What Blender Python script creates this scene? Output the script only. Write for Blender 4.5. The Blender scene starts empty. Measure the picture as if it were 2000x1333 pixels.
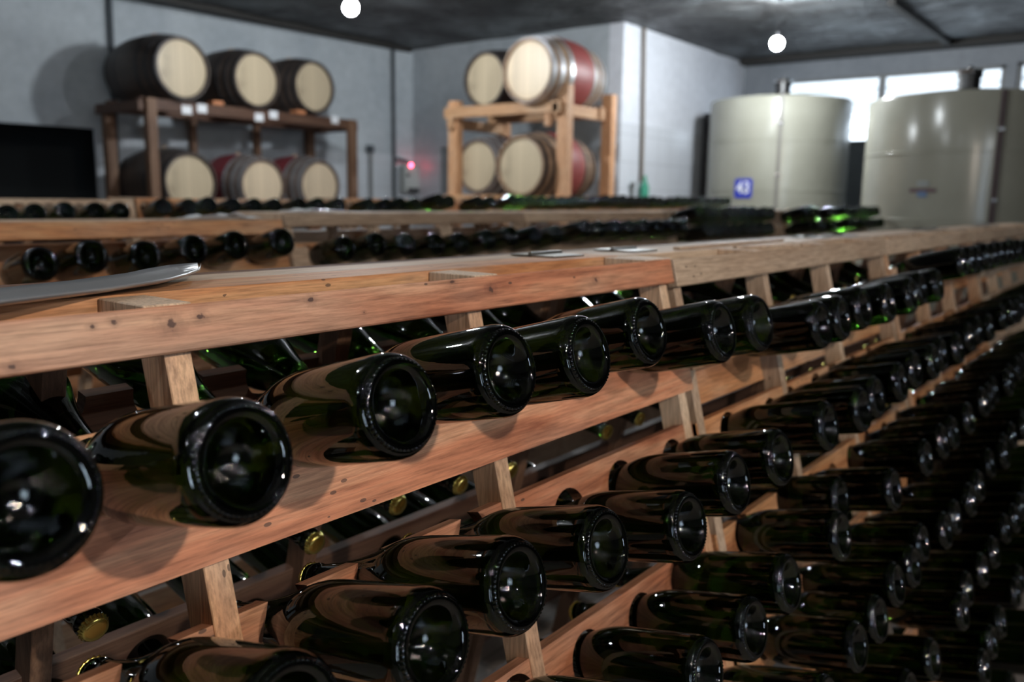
import bpy, bmesh, math, random
from mathutils import Matrix, Vector

# ------------------------------------------------------------------ camera, world, exposure, lamps
# World axes: X runs along the rack rows, Y across them, Z up. Camera 1.5 m above the floor.
H = 1.5                      # camera height; "z" values below are measured from the camera, Z = z + H
sc = bpy.context.scene
COL = sc.collection
RM = ((0.614672, 0.11923, 0.779719), (-0.788623, 0.112803, 0.604442), (0.015887, 0.986438, -0.163365))
cam_d = bpy.data.cameras.new('camera')
cam = bpy.data.objects.new('camera', cam_d)
COL.objects.link(cam)
m = Matrix(((RM[0][0], RM[0][1], -RM[0][2], 0), (RM[1][0], RM[1][1], -RM[1][2], 0), (RM[2][0], RM[2][1], -RM[2][2], H), (0, 0, 0, 1)))
cam.matrix_world = m
cam_d.sensor_width = 36
cam_d.lens = 1662.1 / 2000 * 36
cam_d.clip_start = 0.02
cam_d.dof.use_dof = True
cam_d.dof.focus_distance = 0.86
cam_d.dof.aperture_fstop = 4.4
sc.camera = cam

wd = bpy.data.worlds.new('world'); sc.world = wd; wd.use_nodes = True
wd.node_tree.nodes['Background'].inputs[0].default_value = (.55, .65, .8, 1)
wd.node_tree.nodes['Background'].inputs[1].default_value = 1.0

sc.view_settings.view_transform = 'Standard'
sc.view_settings.look = 'None'
sc.view_settings.exposure = 1.1
sc.view_settings.gamma = 1
sc.view_settings.use_curve_mapping = False
try:
    sc.cycles.use_denoising = True
    sc.cycles.caustics_refractive = False
    sc.cycles.caustics_reflective = False
    sc.cycles.max_bounces = 10
    sc.cycles.transmission_bounces = 8
    sc.cycles.sample_clamp_indirect = 40
except Exception:
    pass

# lamps, seen ones first: (x, y, z from camera, strength)
COOL, WARM = (0.90, 0.96, 1.0), (1.0, .86, .72)
LAMPS = [
    (5.32, 5.98, 1.65, 470, .062, COOL, 'bare white bulb hanging before the left wall barrels, left of the two in view'),
    (8.95, 3.52, 1.65, 700, .062, COOL, 'bare white bulb hanging above the tank numbered 43'),
    (5.20, 3.10, 1.90, 420, .055, COOL, 'assumed bulb over the middle rack rows, out of frame above'),  # unseen bulb assumed from the way the barrel shadows fall
    (0.30, -1.60, 0.95, 1150, .040, WARM, 'assumed low hanging warm bulb over the near aisle, behind the camera'),  # unseen bulb assumed from bottle shadows and warm gleams on the rims
    (-0.75, -0.85, 1.75, 1000, .019, COOL, 'assumed bulb over the near aisle beside the camera'),  # unseen bulb assumed from the stiles' steeper shadow edge, also feeds bottle highlights
    (1.90, -3.00, 1.30, 2400, .022, COOL, 'small unseen bulb across the near aisle, added for glints on the bottles'),  # unseen bulb added to put glints on the bottle bases
    (0.40, 3.60, 1.95, 330, .055, COOL, 'added bulb over the left end of the back rows, out of frame'),  # unseen bulb added for light on the back rows
    (-2.4, 1.0, 1.95, 150, .055, COOL, 'added bulb behind the camera over the rack ends'),  # unseen bulb added behind the camera for extra light
]

rnd = random.Random(7)

# ------------------------------------------------------------------ helpers
def link(o, parent=None):
    COL.objects.link(o)
    if parent is not None:
        o.parent = parent
    return o

def tag(o, label=None, cat=None, group=None, kind=None):
    if label: o['label'] = label
    if cat: o['category'] = cat
    if group: o['group'] = group
    if kind: o['kind'] = kind
    return o

def empty(name, loc=(0, 0, 0), rotz=0):
    o = bpy.data.objects.new(name, None); o.location = loc; o.rotation_euler = (0, 0, rotz)
    o.empty_display_size = .1
    return link(o)

def mesh_obj(name, bm, mat, parent=None, smooth=False):
    bmesh.ops.recalc_face_normals(bm, faces=bm.faces)
    me = bpy.data.meshes.new(name); bm.to_mesh(me); bm.free()
    if mat is not None:
        for mt in (mat if isinstance(mat, (list, tuple)) else [mat]): me.materials.append(mt)
    if smooth:
        for p in me.polygons: p.use_smooth = True
    return link(bpy.data.objects.new(name, me), parent)

def smooth_angle(o, deg=35):
    me = o.data
    for p in me.polygons: p.use_smooth = True
    try: me.set_sharp_from_angle(angle=math.radians(deg))
    except Exception: pass
    return o

def add_box(bm, x0, x1, y0, y1, z0, z1, T=None, bev=0.0):
    t = bmesh.new()
    bmesh.ops.create_cube(t, size=1)
    for v in t.verts:
        v.co = Vector(((x0 + x1) / 2 + v.co.x * (x1 - x0), (y0 + y1) / 2 + v.co.y * (y1 - y0), (z0 + z1) / 2 + v.co.z * (z1 - z0)))
    if bev > 0:
        bmesh.ops.bevel(t, geom=list(t.edges), offset=bev, segments=1, affect='EDGES')
    merge(bm, t, T)

def merge(bm, t, T=None):
    vm = {}
    for v in t.verts:
        co = T(v.co) if callable(T) else (T @ v.co if T is not None else v.co)
        vm[v] = bm.verts.new(co)
    for f in t.faces:
        try:
            nf = bm.faces.new([vm[v] for v in f.verts]); nf.material_index = f.material_index; nf.smooth = f.smooth
        except ValueError: pass
    t.free()

def add_lathe(bm, prof, seg=32, T=None, cap0=True, cap1=True):
    """prof: list of (r, z); axis z."""
    t = bmesh.new(); rings = []
    for r, z in prof:
        if r < 1e-6: rings.append([t.verts.new((0, 0, z))])
        else: rings.append([t.verts.new((r * math.cos(2 * math.pi * i / seg), r * math.sin(2 * math.pi * i / seg), z)) for i in range(seg)])
    for a, b in zip(rings, rings[1:]):
        for i in range(seg):
            j = (i + 1) % seg
            if len(a) == 1 and len(b) == 1: continue
            if len(a) == 1: t.faces.new((a[0], b[i], b[j]))
            elif len(b) == 1: t.faces.new((a[i], a[j], b[0]))
            else: t.faces.new((a[i], a[j], b[j], b[i]))
    if cap0 and len(rings[0]) > 1: t.faces.new(list(reversed(rings[0])))
    if cap1 and len(rings[-1]) > 1: t.faces.new(rings[-1])
    merge(bm, t, T)

def add_tube(bm, pts, r, seg=10):
    pts = [Vector(p) for p in pts]
    rings = []
    for i, p in enumerate(pts):
        d = (pts[min(i + 1, len(pts) - 1)] - pts[max(i - 1, 0)]).normalized()
        a = d.orthogonal().normalized() if abs(d.z) < .9 else Vector((1, 0, 0))
        a = (a - d * a.dot(d)).normalized(); b = d.cross(a)
        rings.append([bm.verts.new(p + (a * math.cos(2 * math.pi * k / seg) + b * math.sin(2 * math.pi * k / seg)) * r) for k in range(seg)])
    for a, b in zip(rings, rings[1:]):
        for i in range(seg):
            j = (i + 1) % seg
            bm.faces.new((a[i], a[j], b[j], b[i]))
    bm.faces.new(list(reversed(rings[0]))); bm.faces.new(rings[-1])

# ------------------------------------------------------------------ materials
def new_mat(name):
    mt = bpy.data.materials.new(name); mt.use_nodes = True
    nt = mt.node_tree
    return mt, nt, nt.nodes['Principled BSDF']

def N(nt, typ, **kw):
    n = nt.nodes.new(typ)
    for k, v in kw.items():
        if k in ('operation', 'data_type', 'blend_type', 'noise_dimensions', 'feature', 'distance', 'wave_type', 'bands_direction', 'use_clamp', 'interpolation_type'):
            setattr(n, k, v)
        else:
            n.inputs[k.replace('_', ' ')].default_value = v
    return n

def mathn(nt, op, a, b=None, clamp=False):
    n = nt.nodes.new('ShaderNodeMath'); n.operation = op; n.use_clamp = clamp
    for i, v in enumerate((a, b)):
        if v is None: continue
        if isinstance(v, (int, float)): n.inputs[i].default_value = v
        else: nt.links.new(v, n.inputs[i])
    return n.outputs[0]

def mixc(nt, fac, a, b, blend='MIX'):
    n = nt.nodes.new('ShaderNodeMix'); n.data_type = 'RGBA'; n.blend_type = blend
    for sock, v in ((n.inputs[0], fac), (n.inputs[6], a), (n.inputs[7], b)):
        if isinstance(v, (int, float)): sock.default_value = v
        elif isinstance(v, tuple): sock.default_value = v if len(v) == 4 else (*v, 1)
        else: nt.links.new(v, sock)
    return n.outputs[2]

def ramp(nt, fac, stops):
    n = nt.nodes.new('ShaderNodeValToRGB'); nt.links.new(fac, n.inputs[0])
    el = n.color_ramp.elements
    while len(el) < len(stops): el.new(.5)
    for e, (p, c) in zip(el, stops):
        e.position = p; e.color = c if len(c) == 4 else (*c, 1)
    return n.outputs[0]

def simple(name, col, rough=.5, metal=0, **kw):
    mt, nt, b = new_mat(name)
    b.inputs['Base Color'].default_value = (*col, 1); b.inputs['Roughness'].default_value = rough; b.inputs['Metallic'].default_value = metal
    for k, v in kw.items(): b.inputs[k.replace('_', ' ')].default_value = v
    return mt

def wood(name, axis='x', c0=(.30, .13, .06), c1=(.52, .27, .14), c2=(.66, .42, .26), pale=0.35, knots=(), dark=0.0, rough=.62, specks=True):
    """sawn wood, grain along axis of the object coordinates"""
    mt, nt, b = new_mat(name)
    tc = nt.nodes.new('ShaderNodeTexCoord'); oi = nt.nodes.new('ShaderNodeObjectInfo')
    add = nt.nodes.new('ShaderNodeVectorMath'); add.operation = 'ADD'
    sc_ = nt.nodes.new('ShaderNodeVectorMath'); sc_.operation = 'SCALE'; sc_.inputs[0].default_value = (3.1, 7.7, 5.3)
    nt.links.new(oi.outputs['Random'], sc_.inputs['Scale'])
    nt.links.new(tc.outputs['Object'], add.inputs[0]); nt.links.new(sc_.outputs[0], add.inputs[1])
    def mapped(long, across):
        mp = nt.nodes.new('ShaderNodeMapping')
        s = [across] * 3; s['xyz'.index(axis)] = long
        mp.inputs['Scale'].default_value = s
        nt.links.new(add.outputs[0], mp.inputs[0]); return mp.outputs[0]
    n1 = N(nt, 'ShaderNodeTexNoise', Scale=1.0, Detail=5.0, Roughness=.6, Distortion=.8); nt.links.new(mapped(2.2, 26), n1.inputs[0])
    n2 = N(nt, 'ShaderNodeTexNoise', Scale=1.0, Detail=4.0, Roughness=.7); nt.links.new(mapped(14, 260), n2.inputs[0])
    n3 = N(nt, 'ShaderNodeTexNoise', Scale=1.0, Detail=3.0, Roughness=.5); nt.links.new(mapped(2.5, 5), n3.inputs[0])
    base = ramp(nt, n1.outputs[0], [(.28, c0), (.48, c1), (.72, c2)])
    palec = (.62, .47, .34)
    f = mathn(nt, 'MULTIPLY', mathn(nt, 'SUBTRACT', n3.outputs[0], .55 - pale * .5, clamp=True), 2.6, clamp=True)
    base = mixc(nt, f, base, palec)
    fib = ramp(nt, n2.outputs[0], [(.3, (.50, .47, .45)), (.6, (1.06, 1.05, 1.04))])
    base = mixc(nt, 1.0, base, fib, 'MULTIPLY')
    if specks:
        vo = N(nt, 'ShaderNodeTexVoronoi', Scale=1.0, Randomness=1.0); nt.links.new(mapped(38, 85), vo.inputs[0])
        n4 = N(nt, 'ShaderNodeTexNoise', Scale=7.0, Detail=2.0); nt.links.new(add.outputs[0], n4.inputs[0])
        sp = mathn(nt, 'MULTIPLY', mathn(nt, 'LESS_THAN', vo.outputs['Distance'], .16), mathn(nt, 'GREATER_THAN', n4.outputs[0], .60))
        base = mixc(nt, mathn(nt, 'MULTIPLY', sp, .75), base, (.045, .03, .025))
    # occasional knots
    vk = N(nt, 'ShaderNodeTexVoronoi', Scale=1.0, Randomness=1.0); nt.links.new(mapped(4.2, 11), vk.inputs[0])
    kn = ramp(nt, vk.outputs['Distance'], [(.03, (1, 1, 1)), (.085, (.25, .25, .25)), (.15, (0, 0, 0))])
    base = mixc(nt, mathn(nt, 'MULTIPLY', kn, .6), base, (.09, .045, .03))
    for kx, kz, kr in knots:
        sx = nt.nodes.new('ShaderNodeSeparateXYZ'); nt.links.new(tc.outputs['Object'], sx.inputs[0])
        dx = mathn(nt, 'MULTIPLY', mathn(nt, 'SUBTRACT', sx.outputs[0], kx - .635), .75)
        dz = mathn(nt, 'MULTIPLY', mathn(nt, 'SUBTRACT', sx.outputs[2], kz + 1.5), 1.0)
        dd = mathn(nt, 'SQRT', mathn(nt, 'ADD', mathn(nt, 'MULTIPLY', dx, dx), mathn(nt, 'MULTIPLY', dz, dz)))
        nn = N(nt, 'ShaderNodeTexNoise', Scale=190.0, Detail=4.0); nt.links.new(tc.outputs['Object'], nn.inputs[0])
        dd = mathn(nt, 'ADD', dd, mathn(nt, 'MULTIPLY', mathn(nt, 'SUBTRACT', nn.outputs[0], .5), kr * 3.4))
        k1 = ramp(nt, mathn(nt, 'DIVIDE', dd, kr * 4), [(.12, (1, 1, 1)), (.25, (.35, .35, .35)), (.8, (0, 0, 0))])
        base = mixc(nt, mathn(nt, 'MULTIPLY', k1, .9), base, (.05, .02, .015))
    # each piece slightly lighter or darker
    rn = ramp(nt, oi.outputs['Random'], [(0, (.72, .70, .68)), (.5, (.95, .95, .95)), (1, (1.12, 1.1, 1.06))])
    base = mixc(nt, 1.0, base, rn, 'MULTIPLY')
    if dark: base = mixc(nt, dark, base, (.03, .02, .018))
    nt.links.new(base, b.inputs['Base Color'])
    b.inputs['Roughness'].default_value = rough
    bp = N(nt, 'ShaderNodeBump', Strength=.25, Distance=.0012)
    nt.links.new(n2.outputs[0], bp.inputs['Height']); nt.links.new(bp.outputs[0], b.inputs['Normal'])
    return mt

KN = [(.386, -.108, .0042), (.414, -.104, .0028), (.535, -.100, .0025), (.319, -.103, .0016), (.337, -.101, .0018), (.81, -.109, .0035), (.744, -.096, .0026), (.257, -.126, .0022), (.60, -.118, .0012), (1.05, -.112, .003)]
RED = dict(c0=(.27, .085, .04), c1=(.55, .215, .11), c2=(.70, .38, .22))
ORG = dict(c0=(.32, .11, .04), c1=(.56, .25, .105), c2=(.66, .38, .19))
PAL = dict(c0=(.36, .23, .15), c1=(.52, .36, .25), c2=(.64, .49, .37))
M = {}
M['rail_knots'] = wood('worn_reddish_wood', 'x', knots=KN, pale=.10, **RED)
M['red_x'] = wood('reddish_wood', 'x', pale=.15, **RED)
M['red_z'] = wood('reddish_upright_wood', 'z', pale=.45, **ORG)
M['org_x'] = wood('orange_wood', 'x', pale=.15, **ORG)
M['pale_x'] = wood('pale_wood', 'x', pale=.6, **PAL)
M['pale_z'] = wood('pale_upright_wood', 'z', pale=.6, **PAL)
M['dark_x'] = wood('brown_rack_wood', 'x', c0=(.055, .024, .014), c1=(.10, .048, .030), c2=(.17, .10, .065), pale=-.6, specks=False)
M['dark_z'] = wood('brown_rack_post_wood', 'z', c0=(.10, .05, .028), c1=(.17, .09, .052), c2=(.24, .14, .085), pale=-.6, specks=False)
M['new_x'] = wood('new_pine', 'x', c0=(.50, .27, .13), c1=(.63, .36, .19), c2=(.72, .46, .28), pale=.1, specks=False)
M['new_y'] = wood('new_pine_cross', 'y', c0=(.50, .27, .13), c1=(.63, .36, .19), c2=(.72, .46, .28), pale=.1, specks=False)
M['new_z'] = wood('new_pine_post', 'z', c0=(.50, .25, .12), c1=(.60, .33, .18), c2=(.70, .43, .26), pale=.1, specks=False)

def glass_mat():
    mt, nt, b = new_mat('dark_green_bottle_glass')
    b.inputs['Base Color'].default_value = (.009, .028, .003, 1)
    b.inputs['Roughness'].default_value = .022
    b.inputs['IOR'].default_value = 1.47
    b.inputs['Transmission Weight'].default_value = 1.0
    b.inputs['Coat Weight'].default_value = 0.0; b.inputs['Coat Roughness'].default_value = .02; b.inputs['Coat IOR'].default_value = 1.5
    # fine stipple moulded in the hollow base and slight waviness of the wall
    tc = nt.nodes.new('ShaderNodeTexCoord'); sx = nt.nodes.new('ShaderNodeSeparateXYZ'); nt.links.new(tc.outputs['Object'], sx.inputs[0])
    w = 2 * math.pi / .0013
    s = mathn(nt, 'MULTIPLY', mathn(nt, 'SINE', mathn(nt, 'MULTIPLY', sx.outputs[0], w)), mathn(nt, 'SINE', mathn(nt, 'MULTIPLY', sx.outputs[1], w)))
    rr = mathn(nt, 'SQRT', mathn(nt, 'ADD', mathn(nt, 'MULTIPLY', sx.outputs[0], sx.outputs[0]), mathn(nt, 'MULTIPLY', sx.outputs[1], sx.outputs[1])))
    mask = mathn(nt, 'MULTIPLY', mathn(nt, 'LESS_THAN', rr, .0235), mathn(nt, 'LESS_THAN', sx.outputs[2], .04))
    nz = N(nt, 'ShaderNodeTexNoise', Scale=55.0, Detail=2.0); nt.links.new(tc.outputs['Object'], nz.inputs[0])
    hgt = mathn(nt, 'ADD', mathn(nt, 'MULTIPLY', mathn(nt, 'MULTIPLY', s, mask), .05), mathn(nt, 'MULTIPLY', nz.outputs[0], .30))
    bp = N(nt, 'ShaderNodeBump', Strength=.5, Distance=.0008)
    nt.links.new(hgt, bp.inputs['Height']); nt.links.new(bp.outputs[0], b.inputs['Normal']); nt.links.new(bp.outputs[0], b.inputs['Coat Normal'])
    return mt
M['glass'] = glass_mat()
M['cap'] = simple('gold_crown_cap', (.86, .70, .20), .25, 1)

def plaster(name, c0, c1, tile=None, rough=.75):
    mt, nt, b = new_mat(name)
    geo = nt.nodes.new('ShaderNodeNewGeometry')
    n1 = N(nt, 'ShaderNodeTexNoise', Scale=.9, Detail=6.0, Roughness=.62); nt.links.new(geo.outputs['Position'], n1.inputs[0])
    n2 = N(nt, 'ShaderNodeTexNoise', Scale=9.0, Detail=6.0, Roughness=.7); nt.links.new(geo.outputs['Position'], n2.inputs[0])
    col = ramp(nt, n1.outputs[0], [(.3, c0), (.65, c1)])
    fi = ramp(nt, n2.outputs[0], [(.3, (.86, .86, .86)), (.65, (1.03, 1.03, 1.03))])
    col = mixc(nt, 1, col, fi, 'MULTIPLY')
    if tile:
        zt, tc_ = tile
        sx = nt.nodes.new('ShaderNodeSeparateXYZ'); nt.links.new(geo.outputs['Position'], sx.inputs[0])
        def line(v, per, wd):
            fr = mathn(nt, 'FRACT', mathn(nt, 'DIVIDE', v, per)); return mathn(nt, 'LESS_THAN', fr, wd / per)
        hl = mathn(nt, 'ADD', sx.outputs[0], sx.outputs[1])
        g = mathn(nt, 'MAXIMUM', line(hl, .33, .010), line(sx.outputs[2], .33, .010))
        tcol = mixc(nt, mathn(nt, 'MULTIPLY', g, .45), tc_, (.30, .31, .33))
        tcol = mixc(nt, 1, tcol, ramp(nt, n1.outputs[0], [(.3, (.9, .9, .9)), (.7, (1.03, 1.03, 1.03))]), 'MULTIPLY')
        below = mathn(nt, 'LESS_THAN', sx.outputs[2], zt)
        col = mixc(nt, below, col, tcol)
        nt.links.new(mathn(nt, 'SUBTRACT', rough, mathn(nt, 'MULTIPLY', below, .35)), b.inputs['Roughness'])
    else: b.inputs['Roughness'].default_value = rough
    nt.links.new(col, b.inputs['Base Color'])
    bp = N(nt, 'ShaderNodeBump', Strength=.25, Distance=.01); nt.links.new(n2.outputs[0], bp.inputs['Height']); nt.links.new(bp.outputs[0], b.inputs['Normal'])
    return mt
M['plaster'] = plaster('whitewashed_plaster', (.36, .40, .44), (.50, .54, .57), (.62 + H, (.52, .55, .59)))
M['white_wall'] = plaster('white_painted_wall', (.66, .68, .74), (.74, .76, .82), (.95 + H, (.66, .68, .73)), .6)
M['grey_wall'] = plaster('grey_plaster', (.22, .24, .27), (.30, .32, .35))
M['dark_wall'] = plaster('near_black_unseen_wall', (.025, .025, .025), (.045, .045, .045))  # unseen walls kept near black to darken reflections in the bottles
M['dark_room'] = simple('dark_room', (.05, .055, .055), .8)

def ceiling_mat():
    mt, nt, b = new_mat('mottled_foil_sheeting')
    geo = nt.nodes.new('ShaderNodeNewGeometry')
    n1 = N(nt, 'ShaderNodeTexNoise', Scale=1.1, Detail=7.0, Roughness=.65, Distortion=.6); nt.links.new(geo.outputs['Position'], n1.inputs[0])
    n2 = N(nt, 'ShaderNodeTexNoise', Scale=2.6, Detail=6.0, Roughness=.55, Distortion=1.6); nt.links.new(geo.outputs['Position'], n2.inputs[0])
    nt.links.new(ramp(nt, n1.outputs[0], [(.3, (.025, .025, .025)), (.5, (.07, .07, .07)), (.72, (.22, .24, .25))]), b.inputs['Base Color'])  # noise mottles the foil from near black to pale grey
    b.inputs['Metallic'].default_value = .75
    nt.links.new(ramp(nt, n2.outputs[0], [(.3, (.42,) * 3), (.7, (.6,) * 3)]), b.inputs['Roughness'])
    bp = N(nt, 'ShaderNodeBump', Strength=.9, Distance=.16); nt.links.new(n2.outputs[0], bp.inputs['Height']); nt.links.new(bp.outputs[0], b.inputs['Normal'])
    return mt
M['ceiling'] = ceiling_mat()

def floor_mat():
    mt, nt, b = new_mat('floor_tiles')
    geo = nt.nodes.new('ShaderNodeNewGeometry'); sx = nt.nodes.new('ShaderNodeSeparateXYZ'); nt.links.new(geo.outputs['Position'], sx.inputs[0])
    def line(v): return mathn(nt, 'LESS_THAN', mathn(nt, 'FRACT', mathn(nt, 'DIVIDE', v, .33)), .03)
    g = mathn(nt, 'MAXIMUM', line(sx.outputs[0]), line(sx.outputs[1]))
    n1 = N(nt, 'ShaderNodeTexNoise', Scale=3.0, Detail=6.0); nt.links.new(geo.outputs['Position'], n1.inputs[0])
    c = ramp(nt, n1.outputs[0], [(.3, (.18, .155, .14)), (.7, (.28, .25, .22))])
    nt.links.new(mixc(nt, g, c, (.13, .11, .10)), b.inputs['Base Color']); b.inputs['Roughness'].default_value = .55
    return mt
M['floor'] = floor_mat()

def barrel_mat(name, c, band=None):
    """staves: length along local z, painted middle band if given"""
    mt, nt, b = new_mat(name)
    tc = nt.nodes.new('ShaderNodeTexCoord'); sx = nt.nodes.new('ShaderNodeSeparateXYZ'); nt.links.new(tc.outputs['Object'], sx.inputs[0])
    an = mathn(nt, 'DIVIDE', mathn(nt, 'ARCTAN2', sx.outputs[1], sx.outputs[0]), 2 * math.pi / 30)
    gap = mathn(nt, 'LESS_THAN', mathn(nt, 'FRACT', an), .06)
    wn = nt.nodes.new('ShaderNodeTexWhiteNoise'); wn.noise_dimensions = '1D'; nt.links.new(mathn(nt, 'FLOOR', an), wn.inputs['W'])
    nz = N(nt, 'ShaderNodeTexNoise', Scale=6.0, Detail=5.0); nt.links.new(tc.outputs['Object'], nz.inputs[0])
    v = ramp(nt, wn.outputs[0], [(0, (.75,) * 3), (1, (1.1,) * 3)])
    col = mixc(nt, 1, (*c, 1), v, 'MULTIPLY')
    if band:
        bn = mathn(nt, 'LESS_THAN', mathn(nt, 'ABSOLUTE', sx.outputs[2]), band[1])
        col = mixc(nt, bn, col, band[0])
    col = mixc(nt, 1, col, ramp(nt, nz.outputs[0], [(.3, (.75,) * 3), (.7, (1.05,) * 3)]), 'MULTIPLY')
    col = mixc(nt, mathn(nt, 'MULTIPLY', gap, .6), col, (.04, .025, .02))
    nt.links.new(col, b.inputs['Base Color']); b.inputs['Roughness'].default_value = .5
    return mt
def head_mat(name, c, stain):
    mt, nt, b = new_mat(name)
    tc = nt.nodes.new('ShaderNodeTexCoord'); sx = nt.nodes.new('ShaderNodeSeparateXYZ'); nt.links.new(tc.outputs['Object'], sx.inputs[0])
    a = mathn(nt, 'DIVIDE', mathn(nt, 'ADD', sx.outputs[0], .5), .075)
    gap = mathn(nt, 'LESS_THAN', mathn(nt, 'FRACT', a), .05)
    wn = nt.nodes.new('ShaderNodeTexWhiteNoise'); wn.noise_dimensions = '1D'; nt.links.new(mathn(nt, 'FLOOR', a), wn.inputs['W'])
    nz = N(nt, 'ShaderNodeTexNoise', Scale=3.5, Detail=5.0, Roughness=.6); nt.links.new(tc.outputs['Object'], nz.inputs[0])
    col = mixc(nt, 1, (*c, 1), ramp(nt, wn.outputs[0], [(0, (.86,) * 3), (1, (1.06,) * 3)]), 'MULTIPLY')
    col = mixc(nt, mathn(nt, 'MULTIPLY', ramp(nt, nz.outputs[0], [(.5, (0,) * 3), (.68, (1,) * 3)]), stain), col, (.20, .15, .10))
    col = mixc(nt, mathn(nt, 'MULTIPLY', gap, .5), col, (.2, .13, .08))
    nt.links.new(col, b.inputs['Base Color']); b.inputs['Roughness'].default_value = .42
    return mt
M['stave_dark'] = barrel_mat('dark_stained_staves', (.075, .055, .045))
M['stave_wine'] = barrel_mat('wine_stained_staves', (.17, .12, .10), ((.22, .035, .045), .20))
M['stave_red'] = barrel_mat('oak_staves_red_band', (.34, .22, .14), ((.30, .06, .055), .17))
M['stave_tan'] = barrel_mat('grey_oak_staves', (.30, .22, .15))
M['head_a'] = head_mat('aged_oak_head', (.55, .45, .31), .45)
M['head_b'] = head_mat('pale_oak_head', (.72, .58, .41), .12)
M['hoop_dark'] = simple('dark_iron_hoop', (.06, .06, .065), .5, .8)
M['hoop_zinc'] = simple('galvanised_hoop', (.62, .64, .67), .36, .8)

def tank_mat():
    mt, nt, b = new_mat('beige_fibreglass')
    tc = nt.nodes.new('ShaderNodeTexCoord')
    nz = N(nt, 'ShaderNodeTexNoise', Scale=1.6, Detail=5.0); nt.links.new(tc.outputs['Object'], nz.inputs[0])
    nt.links.new(ramp(nt, nz.outputs[0], [(.3, (.25, .245, .20)), (.7, (.33, .325, .27))]), b.inputs['Base Color'])
    b.inputs['Roughness'].default_value = .22
    n2 = N(nt, 'ShaderNodeTexNoise', Scale=5.0, Detail=3.0); nt.links.new(tc.outputs['Object'], n2.inputs[0])
    bp = N(nt, 'ShaderNodeBump', Strength=.15, Distance=.01); nt.links.new(n2.outputs[0], bp.inputs['Height']); nt.links.new(bp.outputs[0], b.inputs['Normal'])
    return mt
M['tank'] = tank_mat()
M['tank_seam'] = simple('grey_seam_strip', (.17, .16, .14), .5)
M['tank_dark'] = simple('dark_maroon_hose', (.035, .012, .012), .4)
M['steel'] = simple('polished_steel', (.55, .56, .58), .2, 1)
M['black_plastic'] = simple('black_plastic', (.012, .012, .013), .35)
M['pipe_dark'] = simple('dark_conduit', (.035, .045, .055), .5)
M['pipe_brown'] = simple('brownish_conduit', (.16, .13, .10), .5)
M['pipe_grey'] = simple('grey_pipe', (.20, .205, .205), .5)
M['pipe_pale'] = simple('pale_blue_grey_pipe', (.42, .46, .50), .4)
M['box_grey'] = simple('grey_panel_box', (.42, .44, .43), .5)
M['green'] = simple('green_plastic', (.02, .26, .16), .4)
M['blue'] = simple('blue_sign', (.02, .04, .42), .4)
M['white'] = simple('white_paint', (.85, .86, .9), .5)
M['paper'] = simple('white_paper', (.80, .82, .85), .7)
M['orange'] = simple('orange_wood_wedge', (.55, .22, .10), .6)
M['metal_sheet'] = simple('brushed_sheet_metal', (.52, .53, .55), .34, .8)
M['hinge'] = simple('dull_hinge_steel', (.30, .30, .28), .4, .9)
mt, nt, b = new_mat('clear_plastic_film')
b.inputs['Base Color'].default_value = (.9, .93, .95, 1); b.inputs['Roughness'].default_value = .12; b.inputs['Transmission Weight'].default_value = .3; b.inputs['IOR'].default_value = 1.3
M['film'] = mt
def emis(name, col, s):
    mt, nt, b = new_mat(name)
    b.inputs['Base Color'].default_value = (*col, 1)
    b.inputs['Emission Color'].default_value = (*col, 1); b.inputs['Emission Strength'].default_value = s
    return mt
M['red_led'] = emis('red_indicator', (1, .04, .09), 16)
mt, nt, b = new_mat('daylit_window_panes')
geo = nt.nodes.new('ShaderNodeNewGeometry')
nz = N(nt, 'ShaderNodeTexNoise', Scale=5.0, Detail=3.0); nt.links.new(geo.outputs['Position'], nz.inputs[0])
sx = nt.nodes.new('ShaderNodeSeparateXYZ'); nt.links.new(geo.outputs['Position'], sx.inputs[0])
low = mathn(nt, 'LESS_THAN', sx.outputs[2], 1.28 + H)
b.inputs['Emission Color'].default_value = (.74, .87, 1.0, 1)
st = mathn(nt, 'ADD', mathn(nt, 'MULTIPLY', nz.outputs[0], .5), mathn(nt, 'ADD', .52, mathn(nt, 'MULTIPLY', low, .9)))
nt.links.new(st, b.inputs['Emission Strength']); b.inputs['Base Color'].default_value = (.3, .33, .36, 1)
M['pane'] = mt

# ------------------------------------------------------------------ room shell
Z = lambda z: z + H
FL = 0.0
CE = 2.10 + H
def prism_wall(name, pa, pb, out, holes, mat, z0=FL, z1=CE, th=.2):
    """wall from plan point pa to pb, thickness th toward 'out'; holes = (u0, u1, z0, z1) along it"""
    pa = Vector((*pa, 0)); pb = Vector((*pb, 0)); L = (pb - pa).length; d = (pb - pa) / L; o = Vector((*out, 0)).normalized()
    T = lambda c: pa + d * c.x + o * c.y + Vector((0, 0, c.z))
    bm = bmesh.new(); us = sorted({0, L, *[h[0] for h in holes], *[h[1] for h in holes]})
    for a, b_ in zip(us, us[1:]):
        hs = [h for h in holes if h[0] <= a + 1e-6 and h[1] >= b_ - 1e-6]
        zs = [z0]
        for h in sorted(hs, key=lambda h: h[2]): zs += [h[2], h[3]]
        zs.append(z1)
        for i in range(0, len(zs), 2):
            if zs[i + 1] > zs[i] + 1e-4: add_box(bm, a, b_, 0, th, zs[i], zs[i + 1], T)
    return tag(mesh_obj(name, bm, mat), kind='structure'), T

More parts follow.
